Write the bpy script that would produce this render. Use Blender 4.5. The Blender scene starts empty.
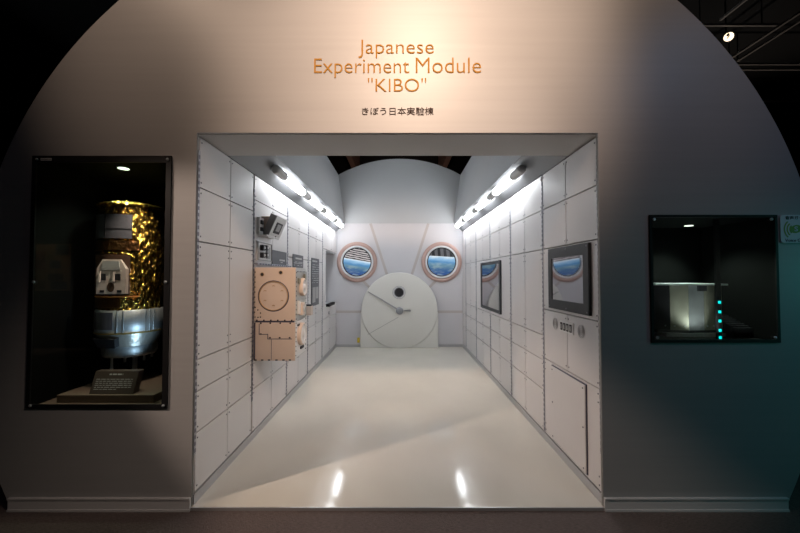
import bpy, bmesh, math, random
from mathutils import Vector, Matrix, noise
random.seed(4)
S = bpy.context.scene
COL = S.collection
PI = math.pi
S.view_settings.view_transform = 'Standard'
S.view_settings.look = 'None'
S.view_settings.gamma = 1
S.view_settings.use_curve_mapping = False
S.view_settings.exposure = 0.0

# ------------------------------------------------------------------ materials
MATS = {}
def mat(name, color=(.5, .5, .5), rough=.5, metal=0., emit=None, estr=0., spec=.5, bump=None, vary=None, coat=0.):
    if name in MATS: return MATS[name]
    m = bpy.data.materials.new(name); m.use_nodes = True
    nt = m.node_tree; b = nt.nodes['Principled BSDF']
    b.inputs['Base Color'].default_value = (*color, 1)
    b.inputs['Roughness'].default_value = rough
    b.inputs['Metallic'].default_value = metal
    b.inputs['Specular IOR Level'].default_value = spec
    b.inputs['Coat Weight'].default_value = coat
    if emit:
        b.inputs['Emission Color'].default_value = (*emit, 1)
        b.inputs['Emission Strength'].default_value = estr
    tc = nt.nodes.new('ShaderNodeTexCoord')
    if vary:                     # gentle wear in the colour: (scale vector, amount)
        mp = nt.nodes.new('ShaderNodeMapping'); mp.inputs['Scale'].default_value = vary[0]
        nt.links.new(tc.outputs['Object'], mp.inputs['Vector'])
        n = nt.nodes.new('ShaderNodeTexNoise'); n.inputs['Scale'].default_value = 1; n.inputs['Detail'].default_value = 5
        nt.links.new(mp.outputs['Vector'], n.inputs['Vector'])
        r = nt.nodes.new('ShaderNodeValToRGB')
        a = vary[1]
        r.color_ramp.elements[0].position = .3; r.color_ramp.elements[1].position = .7
        r.color_ramp.elements[0].color = (*[c * (1 - a) for c in color], 1)
        r.color_ramp.elements[1].color = (*[min(1, c * (1 + a)) for c in color], 1)
        nt.links.new(n.outputs['Fac'], r.inputs['Fac'])
        nt.links.new(r.outputs['Color'], b.inputs['Base Color'])
    if bump:                     # (scale vector, strength, distance)
        mp = nt.nodes.new('ShaderNodeMapping'); mp.inputs['Scale'].default_value = bump[0]
        nt.links.new(tc.outputs['Object'], mp.inputs['Vector'])
        n = nt.nodes.new('ShaderNodeTexNoise'); n.inputs['Scale'].default_value = 1; n.inputs['Detail'].default_value = 3
        nt.links.new(mp.outputs['Vector'], n.inputs['Vector'])
        bp = nt.nodes.new('ShaderNodeBump'); bp.inputs['Strength'].default_value = bump[1]; bp.inputs['Distance'].default_value = bump[2]
        nt.links.new(n.outputs['Fac'], bp.inputs['Height'])
        nt.links.new(bp.outputs['Normal'], b.inputs['Normal'])
    MATS[name] = m
    return m

M_board  = mat('brushed grey board', (.36, .355, .36), .42, 0, spec=.5, bump=((1.5, 3, 160), .05, .002), vary=((.8, 1, 30), .03))
M_panel  = mat('pale rack panel', (.66, .64, .645), .45, vary=((3, 3, 3), .02))
M_cheek  = mat('pale grey upper panel', (.50, .52, .54), .5, vary=((2, 2, 2), .02))
M_trough = mat('satin trough metal', (.25, .255, .265), .40, .72)
M_back   = mat('pale back wall', (.62, .61, .64), .5, vary=((2, 2, 2), .02))
M_rib    = mat('pinkish rib', (.52, .475, .465), .5)
M_dark   = mat('dark gap', (.06, .06, .07), .7)
M_screw  = mat('screw head', (.16, .16, .19), .45, .4)
M_track  = mat('seat track', (.42, .42, .47), .4, .4)
M_slot   = mat('track slot', (.07, .07, .11), .6)
M_tslot  = mat('pale track slot', (.17, .17, .21), .6)
M_rail   = mat('dark rail', (.22, .23, .25), .4, .5)
M_floor  = mat('glossy cream floor', (.66, .625, .55), .10, spec=.5, bump=((4, 4, 4), .06, .004), vary=((1.6, 1.1, 1), .05))
M_skirt  = mat('brushed skirting', (.50, .50, .52), .35, .6)
M_kick   = mat('pale kick strip', (.60, .59, .60), .5)
M_carpet = mat('dark carpet', (.13, .098, .09), .95, bump=((300, 60, 60), .8, .01), vary=((40, 220, 1), .35))
M_hall   = mat('black hall', (.012, .012, .014), .9)
M_black  = mat('black frame', (.008, .008, .009), .5, spec=.2)
M_casein = mat('black case lining', (.004, .0045, .0045), .9, spec=.05)
M_casefl = mat('brown case floor', (.17, .12, .09), .6)
M_cap    = mat('grey lamp cap', (.52, .52, .52), .55)
M_tube   = mat('lit tube', (.9, .9, .9), .5, emit=(.93, .97, 1.0), estr=26)
M_beige  = mat('beige plate', (.68, .55, .46), .5, vary=((6, 6, 6), .03))
M_brass  = mat('engraved rim', (.50, .33, .18), .4, .4)
M_steel  = mat('worn silver', (.55, .55, .53), .35, .6, bump=((40, 40, 40), .25, .01))
M_white  = mat('white enamel', (.72, .72, .72), .4)
M_hatch  = mat('warm white hatch', (.74, .73, .69), .45)
M_groove = mat('hatch groove', (.42, .42, .40), .6)
M_hub    = mat('grey hub', (.28, .29, .31), .4, .4)
M_grey   = mat('mid grey enamel', (.36, .36, .37), .45)
M_bezel  = mat('charcoal bezel', (.045, .047, .052), .5, spec=.25)
M_mirror = mat('dark mirror glass', (.42, .41, .43), .04, 1.0)
M_plate  = mat('charcoal caption plate', (.095, .10, .115), .5)
M_ink    = mat('caption lettering', (.62, .62, .62), .6)
M_ink2   = mat('dark lettering', (.03, .027, .025), .7, spec=.1)
M_gold   = mat('gold sign lettering', (.40, .20, .04), .75, spec=.1)
M_goldd  = mat('dark brown sign lettering', (.05, .035, .03), .8, spec=.1)
M_yellow = mat('yellow tag', (.75, .55, .05), .5)
M_pink   = mat('dusty pink window ring', (.50, .34, .30), .5)
M_wring  = mat('white window ring', (.74, .76, .78), .4)
M_gask   = mat('black gasket', (.02, .02, .025), .5)
M_foil   = mat('gold foil', (.72, .46, .10), .22, 1.0, bump=((30, 30, 22), 1.0, .035))
M_copper = mat('copper foil', (.42, .20, .08), .3, 1.0, bump=((50, 50, 40), .6, .02))
M_solar  = mat('slate solar panel', (.10, .10, .12), .35, .2)
M_silver = mat('brushed silver', (.56, .61, .66), .45, .7, vary=((40, 40, 1), .12))
M_model  = mat('white model part', (.60, .50, .47), .55)
M_brown  = mat('dark brown frame', (.07, .035, .022), .5)
M_orange = mat('orange edge', (.8, .3, .08), .5)
M_capt   = mat('brown caption board', (.075, .055, .045), .5)
M_olive  = mat('olive metal', (.30, .30, .25), .4, .5, vary=((8, 8, 8), .1))
M_alu    = mat('bright aluminium', (.62, .66, .70), .28, .8, vary=((9, 9, 9), .12))
M_cyan   = mat('cyan lamp', (0, .2, .2), .5, emit=(0, .75, .72), estr=1.3)
M_led    = mat('small downlight', (.8, .8, .8), .5, emit=(.85, 1.0, .80), estr=1.8)
M_spot   = mat('lit spotlight lens', (.8, .8, .8), .5, emit=(1, .80, .55), estr=2.2)
M_truss  = mat('ceiling track', (.24, .22, .21), .6, .2)
M_beam   = mat('brown ceiling beam', (.10, .06, .05), .6)
M_sign   = mat('pale sign plate', (.62, .66, .70), .5)
M_green  = mat('green sign mark', (.16, .30, .03), .5)

def glass_mat():
    m = bpy.data.materials.new('clear acrylic'); m.use_nodes = True
    nt = m.node_tree; nt.nodes.clear(); N = nt.nodes.new; L = nt.links.new
    o = N('ShaderNodeOutputMaterial'); mx = N('ShaderNodeMixShader'); t = N('ShaderNodeBsdfTransparent')
    g = N('ShaderNodeBsdfGlossy'); fr = N('ShaderNodeFresnel'); fr.inputs['IOR'].default_value = 1.49
    g.inputs['Roughness'].default_value = .02; t.inputs['Color'].default_value = (.93, .95, .93, 1)
    L(fr.outputs[0], mx.inputs[0]); L(t.outputs[0], mx.inputs[1]); L(g.outputs[0], mx.inputs[2]); L(mx.outputs[0], o.inputs[0])
    return m
M_glass = glass_mat()

def earth_mat(name, cx, cz, slope, off, vertical):
    """a backlit picture: hull grille above, sky and ocean below"""
    m = bpy.data.materials.new(name); m.use_nodes = True
    nt = m.node_tree; nt.nodes.clear(); N = nt.nodes.new; L = nt.links.new
    def math_(op, a, b=None, c=None):
        n = N('ShaderNodeMath'); n.operation = op
        for i, v in enumerate((a, b, c)):
            if v is None: continue
            if isinstance(v, (int, float)): n.inputs[i].default_value = v
            else: L(v, n.inputs[i])
        return n.outputs[0]
    tc = N('ShaderNodeTexCoord'); sp = N('ShaderNodeSeparateXYZ'); L(tc.outputs['Object'], sp.inputs[0])
    u = math_('DIVIDE', sp.outputs['X'], .29); v = math_('DIVIDE', sp.outputs['Z'], .29)
    line = math_('ADD', v, math_('MULTIPLY', u, slope))          # > off : grille
    d = math_('SUBTRACT', line, off)
    nz = N('ShaderNodeTexNoise'); nz.inputs['Scale'].default_value = 5; nz.inputs['Detail'].default_value = 6
    mp = N('ShaderNodeMapping'); mp.inputs['Scale'].default_value = (1, 1, 3.2); L(tc.outputs['Object'], mp.inputs[0]); L(mp.outputs[0], nz.inputs[0])
    rp = N('ShaderNodeValToRGB'); cr = rp.color_ramp
    pts = [(0, (.03, .08, .26)), (.25, (.05, .13, .30)), (.5, (.14, .27, .36)), (.68, (.09, .27, .52)), (.86, (.32, .56, .80)), (1, (.80, .90, .97))]
    cr.elements[0].position = 0; cr.elements[0].color = (*pts[0][1], 1)
    cr.elements[1].position = 1; cr.elements[1].color = (*pts[-1][1], 1)
    for p, c in pts[1:-1]:
        e = cr.elements.new(p); e.color = (*c, 1)
    ff = math_('ADD', math_('ADD', 1.0, math_('MULTIPLY', d, .95 if not vertical else .75)), math_('MULTIPLY', math_('SUBTRACT', nz.outputs['Fac'], .5), .28))
    L(ff, rp.inputs[0])
    cl = N('ShaderNodeValToRGB'); cl.color_ramp.elements[0].position = .46; cl.color_ramp.elements[1].position = .70
    cl.color_ramp.elements[0].color = (0, 0, 0, 1); cl.color_ramp.elements[1].color = (1, 1, 1, 1)
    L(nz.outputs['Fac'], cl.inputs[0])
    below = math_('LESS_THAN', d, -.45)
    cmix = N('ShaderNodeMix'); cmix.data_type = 'RGBA'; L(math_('MULTIPLY', math_('MULTIPLY', cl.outputs[0], below), .55), cmix.inputs[0])
    L(rp.outputs[0], cmix.inputs[6]); cmix.inputs[7].default_value = (.42, .52, .50, 1)
    # grille
    if vertical: ph = math_('ADD', math_('MULTIPLY', u, 15), math_('MULTIPLY', v, 1.5))
    else: ph = math_('ADD', math_('MULTIPLY', v, 42), math_('ADD', math_('MULTIPLY', u, 8), math_('MULTIPLY', nz.outputs['Fac'], 6)))
    st = math_('GREATER_THAN', math_('SINE', ph), 0.05 if not vertical else -.1)
    gm = N('ShaderNodeMix'); gm.data_type = 'RGBA'; L(st, gm.inputs[0])
    gm.inputs[6].default_value = (.04, .035, .04, 1) if not vertical else (.03, .032, .036, 1)
    gm.inputs[7].default_value = (.60, .56, .56, 1) if not vertical else (.12, .12, .13, 1)
    fm = N('ShaderNodeMix'); fm.data_type = 'RGBA'; L(math_('GREATER_THAN', d, 0), fm.inputs[0]); L(cmix.outputs[2], fm.inputs[6]); L(gm.outputs[2], fm.inputs[7])
    em = N('ShaderNodeEmission'); L(fm.outputs[2], em.inputs[0]); em.inputs[1].default_value = .95
    gl = N('ShaderNodeBsdfGlossy'); gl.inputs['Roughness'].default_value = .08; gl.inputs[0].default_value = (.04, .04, .04, 1)
    ad = N('ShaderNodeAddShader'); L(em.outputs[0], ad.inputs[0]); L(gl.outputs[0], ad.inputs[1])
    o = N('ShaderNodeOutputMaterial'); L(ad.outputs[0], o.inputs[0])
    return m

# ------------------------------------------------------------------ mesh helper
class MB:
    def __init__(s): s.bm = bmesh.new(); s.mats = []; s.cur = 0
    def use(s, m):
        if m not in s.mats: s.mats.append(m)
        s.cur = s.mats.index(m); return s
    def _paint(s, faces):
        for f in faces: f.material_index = s.cur
    def box(s, x0, x1, y0, y1, z0, z1, bev=0., mtx=None):
        bm2 = bmesh.new(); r = bmesh.ops.create_cube(bm2, size=1)
        for v in bm2.verts:
            v.co = Vector(((x0 + x1) / 2 + v.co.x * (x1 - x0), (y0 + y1) / 2 + v.co.y * (y1 - y0), (z0 + z1) / 2 + v.co.z * (z1 - z0)))
        if bev > 0: bmesh.ops.bevel(bm2, geom=bm2.edges[:], offset=bev, segments=2, affect='EDGES', profile=.5)
        return s._merge(bm2, mtx)
    def _merge(s, bm2, mtx=None):
        if mtx is not None: bm2.transform(mtx)
        vm = {}
        for v in bm2.verts: vm[v] = s.bm.verts.new(v.co)
        for f in bm2.faces:
            nf = s.bm.faces.new([vm[v] for v in f.verts]); nf.material_index = s.cur; nf.smooth = f.smooth
        bm2.free(); return s
    def lathe(s, prof, c, axis='z', seg=48, arc=2 * PI, smooth=True, jit=None, mtx=None):
        """prof: (radius, height) along the axis from c"""
        bm2 = bmesh.new(); rings = []
        n = seg if arc > 6.28 else seg + 1
        for k, (r, h) in enumerate(prof):
            ring = []
            for i in range(n):
                a = arc * i / seg; rr = r
                if jit: rr = r + jit(a, h, r)
                p = Vector((rr * math.cos(a), rr * math.sin(a), h))
                if axis == 'y': p = Vector((p.x, p.z, p.y))
                elif axis == 'x': p = Vector((p.z, p.x, p.y))
                ring.append(bm2.verts.new(p + Vector(c)))
            rings.append(ring)
        for a, b in zip(rings, rings[1:]):
            for i in range(seg):
                j = (i + 1) % n
                f = bm2.faces.new((a[i], a[j], b[j], b[i])); f.smooth = smooth
        bmesh.ops.remove_doubles(bm2, verts=bm2.verts, dist=1e-6)
        bmesh.ops.recalc_face_normals(bm2, faces=bm2.faces)
        return s._merge(bm2, mtx)
    def cyl(s, c, r, h, axis='z', seg=24, mtx=None, r2=None):
        r2 = r if r2 is None else r2
        bm2 = bmesh.new()
        bmesh.ops.create_cone(bm2, cap_ends=True, segments=seg, radius1=r, radius2=r2, depth=h)
        bm2.transform(Matrix.Translation((0, 0, h / 2)))
        if axis == 'y': bm2.transform(Matrix.Rotation(-PI / 2, 4, 'X'))
        elif axis == 'x': bm2.transform(Matrix.Rotation(PI / 2, 4, 'Y'))
        for f in bm2.faces: f.smooth = len(f.verts) == 4 and seg > 12
        bm2.transform(Matrix.Translation(c))
        return s._merge(bm2, mtx)
    def prism(s, pts, vec):
        """closed prism: polygon pts swept by vec"""
        bm2 = bmesh.new(); vec = Vector(vec)
        a = [bm2.verts.new(p) for p in pts]; b = [bm2.verts.new(Vector(p) + vec) for p in pts]
        bm2.faces.new(a); bm2.faces.new(b[::-1])
        for i in range(len(pts)):
            j = (i + 1) % len(pts); bm2.faces.new((a[j], a[i], b[i], b[j]))
        bmesh.ops.recalc_face_normals(bm2, faces=bm2.faces)
        return s._merge(bm2)
    def mesh(s, me, mtx=None):
        bm2 = bmesh.new(); bm2.from_mesh(me); return s._merge(bm2, mtx)
    def into(s, o):
        s.bm.transform(Matrix.Translation(-wloc(o))); idx = []
        for q in s.mats:
            if q.name not in o.data.materials: o.data.materials.append(q)
            idx.append(o.data.materials.find(q.name))
        for f in s.bm.faces: f.material_index = idx[f.material_index]
        b2 = bmesh.new(); b2.from_mesh(o.data); s.mats = []
        t_ = bpy.data.meshes.new('tmp'); s.bm.to_mesh(t_); s.bm.free(); b2.from_mesh(t_); b2.to_mesh(o.data); b2.free(); bpy.data.meshes.remove(t_)
    def build(s, name, m=None, parent=None, kind=None, origin=None):
        me = bpy.data.meshes.new(name)
        off = Vector((0, 0, 0))
        if parent is not None: off = wloc(parent)
        elif origin is not None: off = Vector(origin)
        s.bm.transform(Matrix.Translation(-off))
        if m is not None and not s.mats: s.mats = [m]
        s.bm.to_mesh(me); s.bm.free()
        for q in s.mats: me.materials.append(q)
        o = bpy.data.objects.new(name, me); COL.objects.link(o)
        if parent is not None: o.parent = parent
        elif origin is not None: o.location = origin
        if kind: o['kind'] = kind
        return o
def wloc(o):
    v = Vector(o.location)
    while o.parent is not None: o = o.parent; v += Vector(o.location)
    return v
def thing(name, label, cat, loc, group=None):
    o = bpy.data.objects.new(name, None); COL.objects.link(o); o.location = loc; o.empty_display_size = .1
    o['label'] = label; o['category'] = cat
    if group: o['group'] = group
    return o
def tag(o, label, cat, group=None):
    o['label'] = label; o['category'] = cat
    if group: o['group'] = group
    return o
def B(name, m, x0, x1, y0, y1, z0, z1, parent=None, kind=None, bev=0., origin=None):
    return MB().box(x0, x1, y0, y1, z0, z1, bev).build(name, m, parent, kind, origin)

def text_mesh(body, bold=0., depth=.0, spacing=1.):
    cu = bpy.data.curves.new('t', 'FONT'); cu.body = body; cu.size = 1; cu.extrude = depth; cu.offset = bold
    cu.space_character = spacing; cu.resolution_u = 4
    o = bpy.data.objects.new('t', cu); COL.objects.link(o)
    dg = bpy.context.evaluated_depsgraph_get(); me = bpy.data.meshes.new_from_object(o.evaluated_get(dg))
    bpy.data.objects.remove(o); bpy.data.curves.remove(cu)
    return me
def add_text(mb, body, x0, x1, z0, z1, y, depth=.012, bold=0., spacing=1.):
    """front-facing writing filling the box x0..x1, z0..z1 with its back on y"""
    me = text_mesh(body, bold, .5, spacing)
    xs = [v.co.x for v in me.vertices]; ys = [v.co.y for v in me.vertices]
    sx = (x1 - x0) / (max(xs) - min(xs)); sz = (z1 - z0) / (max(ys) - min(ys))
    for v in me.vertices:
        v.co = ((v.co.x - min(xs)) * sx + x0, y - (v.co.z + .5) * depth, (v.co.y - min(ys)) * sz + z0)
    mb.mesh(me); bpy.data.meshes.remove(me); return mb

# ------------------------------------------------------------------ camera
W, BK = 1.300, 5.05          # half width of the module, its back wall
TOP = 2.365                  # height of the side walls
cam = bpy.data.cameras.new('camera'); cam.lens = 15.975; cam.sensor_width = 36; cam.clip_start = .05
co = bpy.data.objects.new('camera', cam); COL.objects.link(co)
co.location = (.012, -2.2688, 1.45); co.rotation_euler = (PI / 2 + math.atan(9.5 / 355), 0, 0)
S.camera = co

# ------------------------------------------------------------------ hall
B('floor', M_carpet, -9, 9, -5, 9, -.12, -.02, kind='structure')
B('ceiling', M_hall, -9, 9, -5, 9, 5.75, 5.85, kind='structure')
B('wall_left', M_hall, -9.1, -9, -5, 9, -.02, 5.75, kind='structure')
B('wall_right', M_hall, 9, 9.1, -5, 9, -.02, 5.75, kind='structure')
B('wall_rear', M_hall, -9, 9, -5.1, -5, -.02, 5.75, kind='structure')
B('wall_far', M_hall, -9, 9, 9, 9.1, -.02, 5.75, kind='structure')

# ------------------------------------------------------------------ module front board with its openings
R, ZC = 2.725, 1.222
def front_board():
    cu = bpy.data.curves.new('b', 'CURVE'); cu.dimensions = '2D'; cu.fill_mode = 'BOTH'; cu.extrude = .011
    def loop(pts):
        sp = cu.splines.new('POLY'); sp.points.add(len(pts) - 1); sp.use_cyclic_u = True
        for p, q in zip(sp.points, pts): p.co = (q[0], q[1], 0, 1)
    a0 = math.asin((-.02 - ZC) / R)
    arc = [(R * math.cos(a), ZC + R * math.sin(a)) for a in [a0 + (PI - 2 * a0) * i / 160 for i in range(161)]]
    loop(arc + [(-W, -.02), (-W, 2.375), (W - .01, 2.375), (W - .01, -.02)])
    loop([(-2.349, .614), (-1.456, .614), (-1.456, 2.222), (-2.349, 2.222)])
    loop([(1.607, 1.028), (2.424, 1.028), (2.424, 1.841), (1.607, 1.841)])
    o = bpy.data.objects.new('b', cu); COL.objects.link(o)
    dg = bpy.context.evaluated_depsgraph_get(); me = bpy.data.meshes.new_from_object(o.evaluated_get(dg))
    bpy.data.objects.remove(o)
    me.transform(Matrix.Translation((0, .011, 0)) @ Matrix.Rotation(PI / 2, 4, 'X'))
    me.materials.clear()
    m = MB(); m.use(M_board).mesh(me); o = m.build('wall_front', None, None, 'structure')
    return o
front_board()
# metal skirting of the board
for nm, xa, xb in (('baseboard_left', -2.44, -W - .002), ('baseboard_right', W - .008, 2.44)):
    m = MB(); m.use(M_kick).box(xa, xb, -.012, -.001, -.02, .052).box(xa, xb, -.018, -.001, .052, .062).box(xa, xb, -.018, -.001, -.02, -.008)
    m.build(nm, None, None, 'structure')

# ------------------------------------------------------------------ module shell
m = MB(); m.use(M_floor).box(-W - .05, W + .05, .0, BK + .2, -.0195, 0); m.build('floor', None, None, 'structure')
B('trim_1', M_skirt, -W, W, -.008, 0, -.0195, .0005, kind='structure')
B('ceiling', mat('soffit grey', (.56, .55, .54), .5), -W - .1, W + .1, .0225, .43, 2.372, 2.43, kind='structure')
B('wall_side_left', M_dark, -1.42, -1.332, .03, 4.0, 0, 2.43, kind='structure')
B('wall_side_right', M_dark, 1.332, 1.42, .03, BK, 0, 2.43, kind='structure')
# back wall : lower part, upper part with an arched top
m = MB(); m.use(M_back).box(-W - .45, W + .12, BK, BK + .06, 0, 2.55); m.build('wall_back', None, None, 'structure')
pts = [(-1.30, 2.553), (1.30, 2.553)]
hc, top, cor = 1.285, 3.886, 3.54
rr = (hc ** 2 + (top - cor) ** 2) / (2 * (top - cor)); a = math.asin(hc / rr)
pts += [(1.30, cor - .01)] + [(rr * math.sin(t), top - rr + rr * math.cos(t)) for t in [a - 2 * a * i / 40 for i in range(41)]] + [(-1.30, cor - .01)]
MB().prism([(x, BK, z) for x, z in pts], (0, .06, 0)).build('wall_upper_back', M_cheek, None, 'structure')
B('trim_2', M_cheek, -1.13, 1.13, BK - .02, BK, 2.537, 2.553, kind='structure')
B('baseboard_back', M_skirt, -W, W, BK - .01, BK, 0, .05, kind='structure')
for sgn, nm in ((-1, 'left'), (1, 'right')):
    # sloping lamp trough and the panel leaning outwards above it
    P_ = [(sgn * 1.30, .43, 2.368), (sgn * 1.125, .43, 2.552), (sgn * 1.150, .43, 2.575), (sgn * 1.335, .43, 2.385)]
    MB().prism(P_, (0, BK - .43, 0)).build('trim_' + ('3' if sgn < 0 else '4'), M_trough, None, 'structure')
    P_ = [(sgn * 1.125, .43, 2.553), (sgn * 1.265, .43, 3.545), (sgn * 1.30, .43, 3.545), (sgn * 1.16, .43, 2.575)]
    MB().prism(P_, (0, BK - .43, 0)).build('wall_upper_' + nm, M_cheek, None, 'structure')
    m = MB(); m.use(M_skirt)
    ye = BK - .012
    m.box(sgn * (W + .03) if sgn < 0 else W - .006, sgn * (W - .006) if sgn < 0 else W + .03, .0225, ye, 0.0005, .062)
    m.build('baseboard_side_' + nm, None, None, 'structure')
    # thin jamb strip
    m = MB(); m.use(M_panel).box(min(sgn * 1.332, sgn * (W + .001)), max(sgn * 1.332, sgn * (W + .001)), .0225, .026, .063, 2.371)
    m.build('trim_' + ('5' if sgn < 0 else '6'), None, None, 'structure')
# back wall ribs
k = 7
def rib(p, q, w=.052):
    global k
    p, q = Vector((p[0], BK, p[1])), Vector((q[0], BK, q[1])); d = (q - p).normalized(); n = Vector((-d.z, 0, d.x)) * w / 2
    MB().prism([p - n, p + n, q + n, q - n], (0, -.006, 0)).build('trim_%d' % k, M_rib, None, 'structure'); k += 1
for s_ in (-1, 1):
    rib((s_ * .598, 2.535), (s_ * .247, 1.45)); rib((s_ * .80, 1.40), (s_ * .60, 1.20)); rib((s_ * 1.295, .715), (s_ * .72, .715))

# ------------------------------------------------------------------ rack fronts of the side walls
YB = [.024, .93, 1.865, 2.80, 3.735, 4.67, 5.047]
YL = YB[:1] + [.905] + YB[2:]
def panel(sgn, t, y0, y1, z0, z1, rivets=True, g=.004):
    """one rack panel : a plate with rivets near its corners"""
    m = MB(); m.use(M_panel)
    xa, xb = sorted((sgn * W, sgn * (W + .03)))
    m.box(xa, xb, y0 + g, y1 - g, z0 + g, z1 - g, .0015)
    if rivets:
        m.use(M_screw)
        rows = [z0 + .035, z1 - .035]
        if z1 - z0 > .6: rows += [z0 + .09, z1 - .09]
        for y in (y0 + .022, y1 - .022):
            for z in rows: m.cyl((sgn * W - (.003 if sgn > 0 else 0), y, z), .0055, .003, 'x', 8)
    return m.build('panel', None, t)
def track(sgn, t, y, z0, z1, dark=False):
    m = MB(); m.use(M_rail if dark else M_track)
    d = .003
    xa, xb = sorted((sgn * (W - d), sgn * (W + .03))); w = .014 if dark else .011
    m.box(xa, xb, y - w, y + w, z0, z1)
    m.use(M_slot if dark else M_tslot); z = z0 + .015; f = sgn * (W - d)
    while z < z1 - .02:
        m.box(min(f, f - sgn * .002), max(f, f - sgn * .002), y - w * .62, y + w * .62, z, z + .024); z += .042
    return m.build('seat_track', None, t)
def rack(sgn, i, rows, label, skip=(), single=(), tr=None):
    YS = YL if sgn < 0 else YB
    y0, y1 = YS[i], YS[i + 1]
    t = thing('equipment_rack', label, 'rack', (sgn * (W + .015), (y0 + y1) / 2, .063), 'rack fronts along the side walls')
    ym = (y0 + y1) / 2
    for j, (za, zb) in enumerate(zip(rows, rows[1:])):
        if j in skip: continue
        a, b = y0 + .012, y1 - .012
        if j in single: panel(sgn, t, a, b, za, zb)
        else: panel(sgn, t, a, ym, za, zb); panel(sgn, t, ym, b, za, zb)
    for yy, z0, z1, dk in (tr or []): track(sgn, t, yy, z0, z1, dk)
    return t
lowL = [.066, .44, .704, .909]
r1 = rack(-1, 0, lowL + [1.675, 2.03, 2.365], 'bare rack front nearest the entrance on the left wall', tr=[(YB[0] + .005, .31, 2.27, False)])
rack(-1, 1, lowL + [1.565, 2.14, 2.365], 'left wall rack behind the beige protruding equipment box', single=(3,), tr=[(YL[1], .34, 2.235, True)])
rack(-1, 2, lowL + [1.675, 2.03, 2.365], 'left wall rack carrying the squarish charcoal caption plate with a few text lines', tr=[(YB[2], .066, 2.3, False)])
rack(-1, 3, lowL + [1.675, 2.03, 2.365], 'left wall rack carrying the tall narrow charcoal plate', tr=[(YB[3], .066, 2.3, False)])
lowR = [.066, .43, .695, .918]
rk = rack(1, 0, [.066, .72, 1.155, 1.69, 2.045, 2.365], 'right wall rack nearest the entrance with framed monitor and lower door', single=(0, 2), tr=[(YB[0] + .005, .31, 2.27, False)])
rack(1, 1, lowR + [1.69, 2.045, 2.365], 'bare right wall rack between the two dark monitors', tr=[(YB[1], .066, 2.3, False)])
rack(1, 2, lowR + [1.69, 2.045, 2.365], 'right wall rack under the near half of the far monitor', tr=[(YB[2], .066, 2.3, False)])
rack(1, 3, lowR + [1.69, 2.045, 2.365], 'right wall rack under the far half of the far monitor', tr=[(YB[3], .066, .90, False), (YB[3], 1.69, 2.3, False)])
rack(1, 4, lowR + [1.69, 2.045, 2.365], 'bare full rack past the far monitor on the right wall', tr=[(YB[4], .066, 2.3, False)])
rack(1, 5, lowR + [1.69, 2.045, 2.365], 'narrow sliver of rack in the far right corner', single=range(6), tr=[(YB[5], .066, 2.3, False)])
# lower door of the first right rack
d = thing('access_door', 'large rectangular access door low on the right wall by the entrance', 'door', (W, .475, .09))
B('door_panel', M_panel, W - .016, W - .0005, .20, .745, .095, .695, d, bev=.003)
m = MB(); m.use(M_slot)
for a_ in (.195, .742): m.box(W - .009, W - .0005, a_, a_ + .008, .09, .70)
m.box(W - .009, W - .0005, .195, .75, .088, .095); m.box(W - .009, W - .0005, .195, .75, .695, .702); m.build('door_gap', None, d)
m = MB(); m.use(M_screw)
for y in (.225, .72):
    for z in (.12, .40, .67): m.cyl((W - .0195, y, z), .006, .004, 'x', 8)
m.build('door_screws', None, d)

# the last rack on the left: upper cupboard, open niche below it
t = thing('equipment_rack', 'far left rack with an open pale niche under its upper panel', 'rack', (-W - .015, 4.39, .063), 'rack fronts along the side walls')
panel(-1, t, YB[4] + .012, 4.50, 1.92, 2.365); panel(-1, t, 4.50, 5.045, 1.92, 2.365)
panel(-1, t, YB[4] + .012, 4.02, .909, 1.92); 
for za, zb in zip(lowL, lowL[1:]):
    panel(-1, t, YB[4] + .012, 4.38, za, zb); panel(-1, t, 4.38, 5.045, za, zb)
track(-1, t, YB[4], .066, 2.3)
m = MB(); m.use(M_cheek).box(-1.66, -1.332, 4.02, 5.045, 1.905, 1.925).box(-1.66, -1.332, 4.02, 5.045, .885, .905).box(-1.68, -1.66, 4.02, 5.045, .885, 1.925).box(-1.66, -1.332, 4.0, 4.02, .885, 1.925)
m.build('niche', None, t)
B('keyhole_plate', M_screw, -W, -W + .004, 4.27, 4.33, .745, .80, t)
o = MB().box(-1.30, -1.235, 4.03, 4.55, .9055, .955, .006).use(M_black).build('console_box', M_black, None, None, (-1.265, 4.29, .9055))
tag(o, 'small black box on the sill of the far left niche', 'box')

# ------------------------------------------------------------------ tube lamps
def lamp(sgn, y0, label, cap=.27, tube=.665):
    x, z = sgn * 1.155, 2.452
    t = thing('tube_lamp', label, 'lamp', (x, y0, z), 'tube lamps in the ceiling troughs')
    r = .042
    prof = [(0, 0), (r * .7, .004), (r * .95, .014), (r, .03), (r, cap)]
    m = MB(); m.use(M_cap).lathe(prof, (x, y0, z), 'y', 24)
    m.build('end_cap', None, t)
    m = MB(); m.use(M_tube).lathe([(r * .94, cap), (r * .97, cap + .02), (r * .97, cap + tube - .03), (r * .8, cap + tube - .006), (0, cap + tube)], (x, y0, z), 'y', 24)
    m.build('diffuser', None, t)
    m = MB(); m.use(M_cap)          # bracket to the trough
    nx, nz = -sgn * .737, -.677
    q = Vector((x, y0 + .05, z)); b = q - Vector((nx, 0, nz)) * .052; w = Vector((.677 * sgn, 0, -.737)) * .018
    m.prism([q - w, q + w, b + w, b - w], (0, .09, 0)); m.build('bracket', None, t)
order = ('nearest the entrance', 'second from the entrance', 'third from the entrance', 'farthest from the entrance')
for sgn, side in ((-1, 'left'), (1, 'right')):
    for y0, w in zip((1.02, 1.975, 2.92, 3.865), order):
        lamp(sgn, y0, 'white glowing tube lamp in the %s trough, %s' % (side, w))

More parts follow.
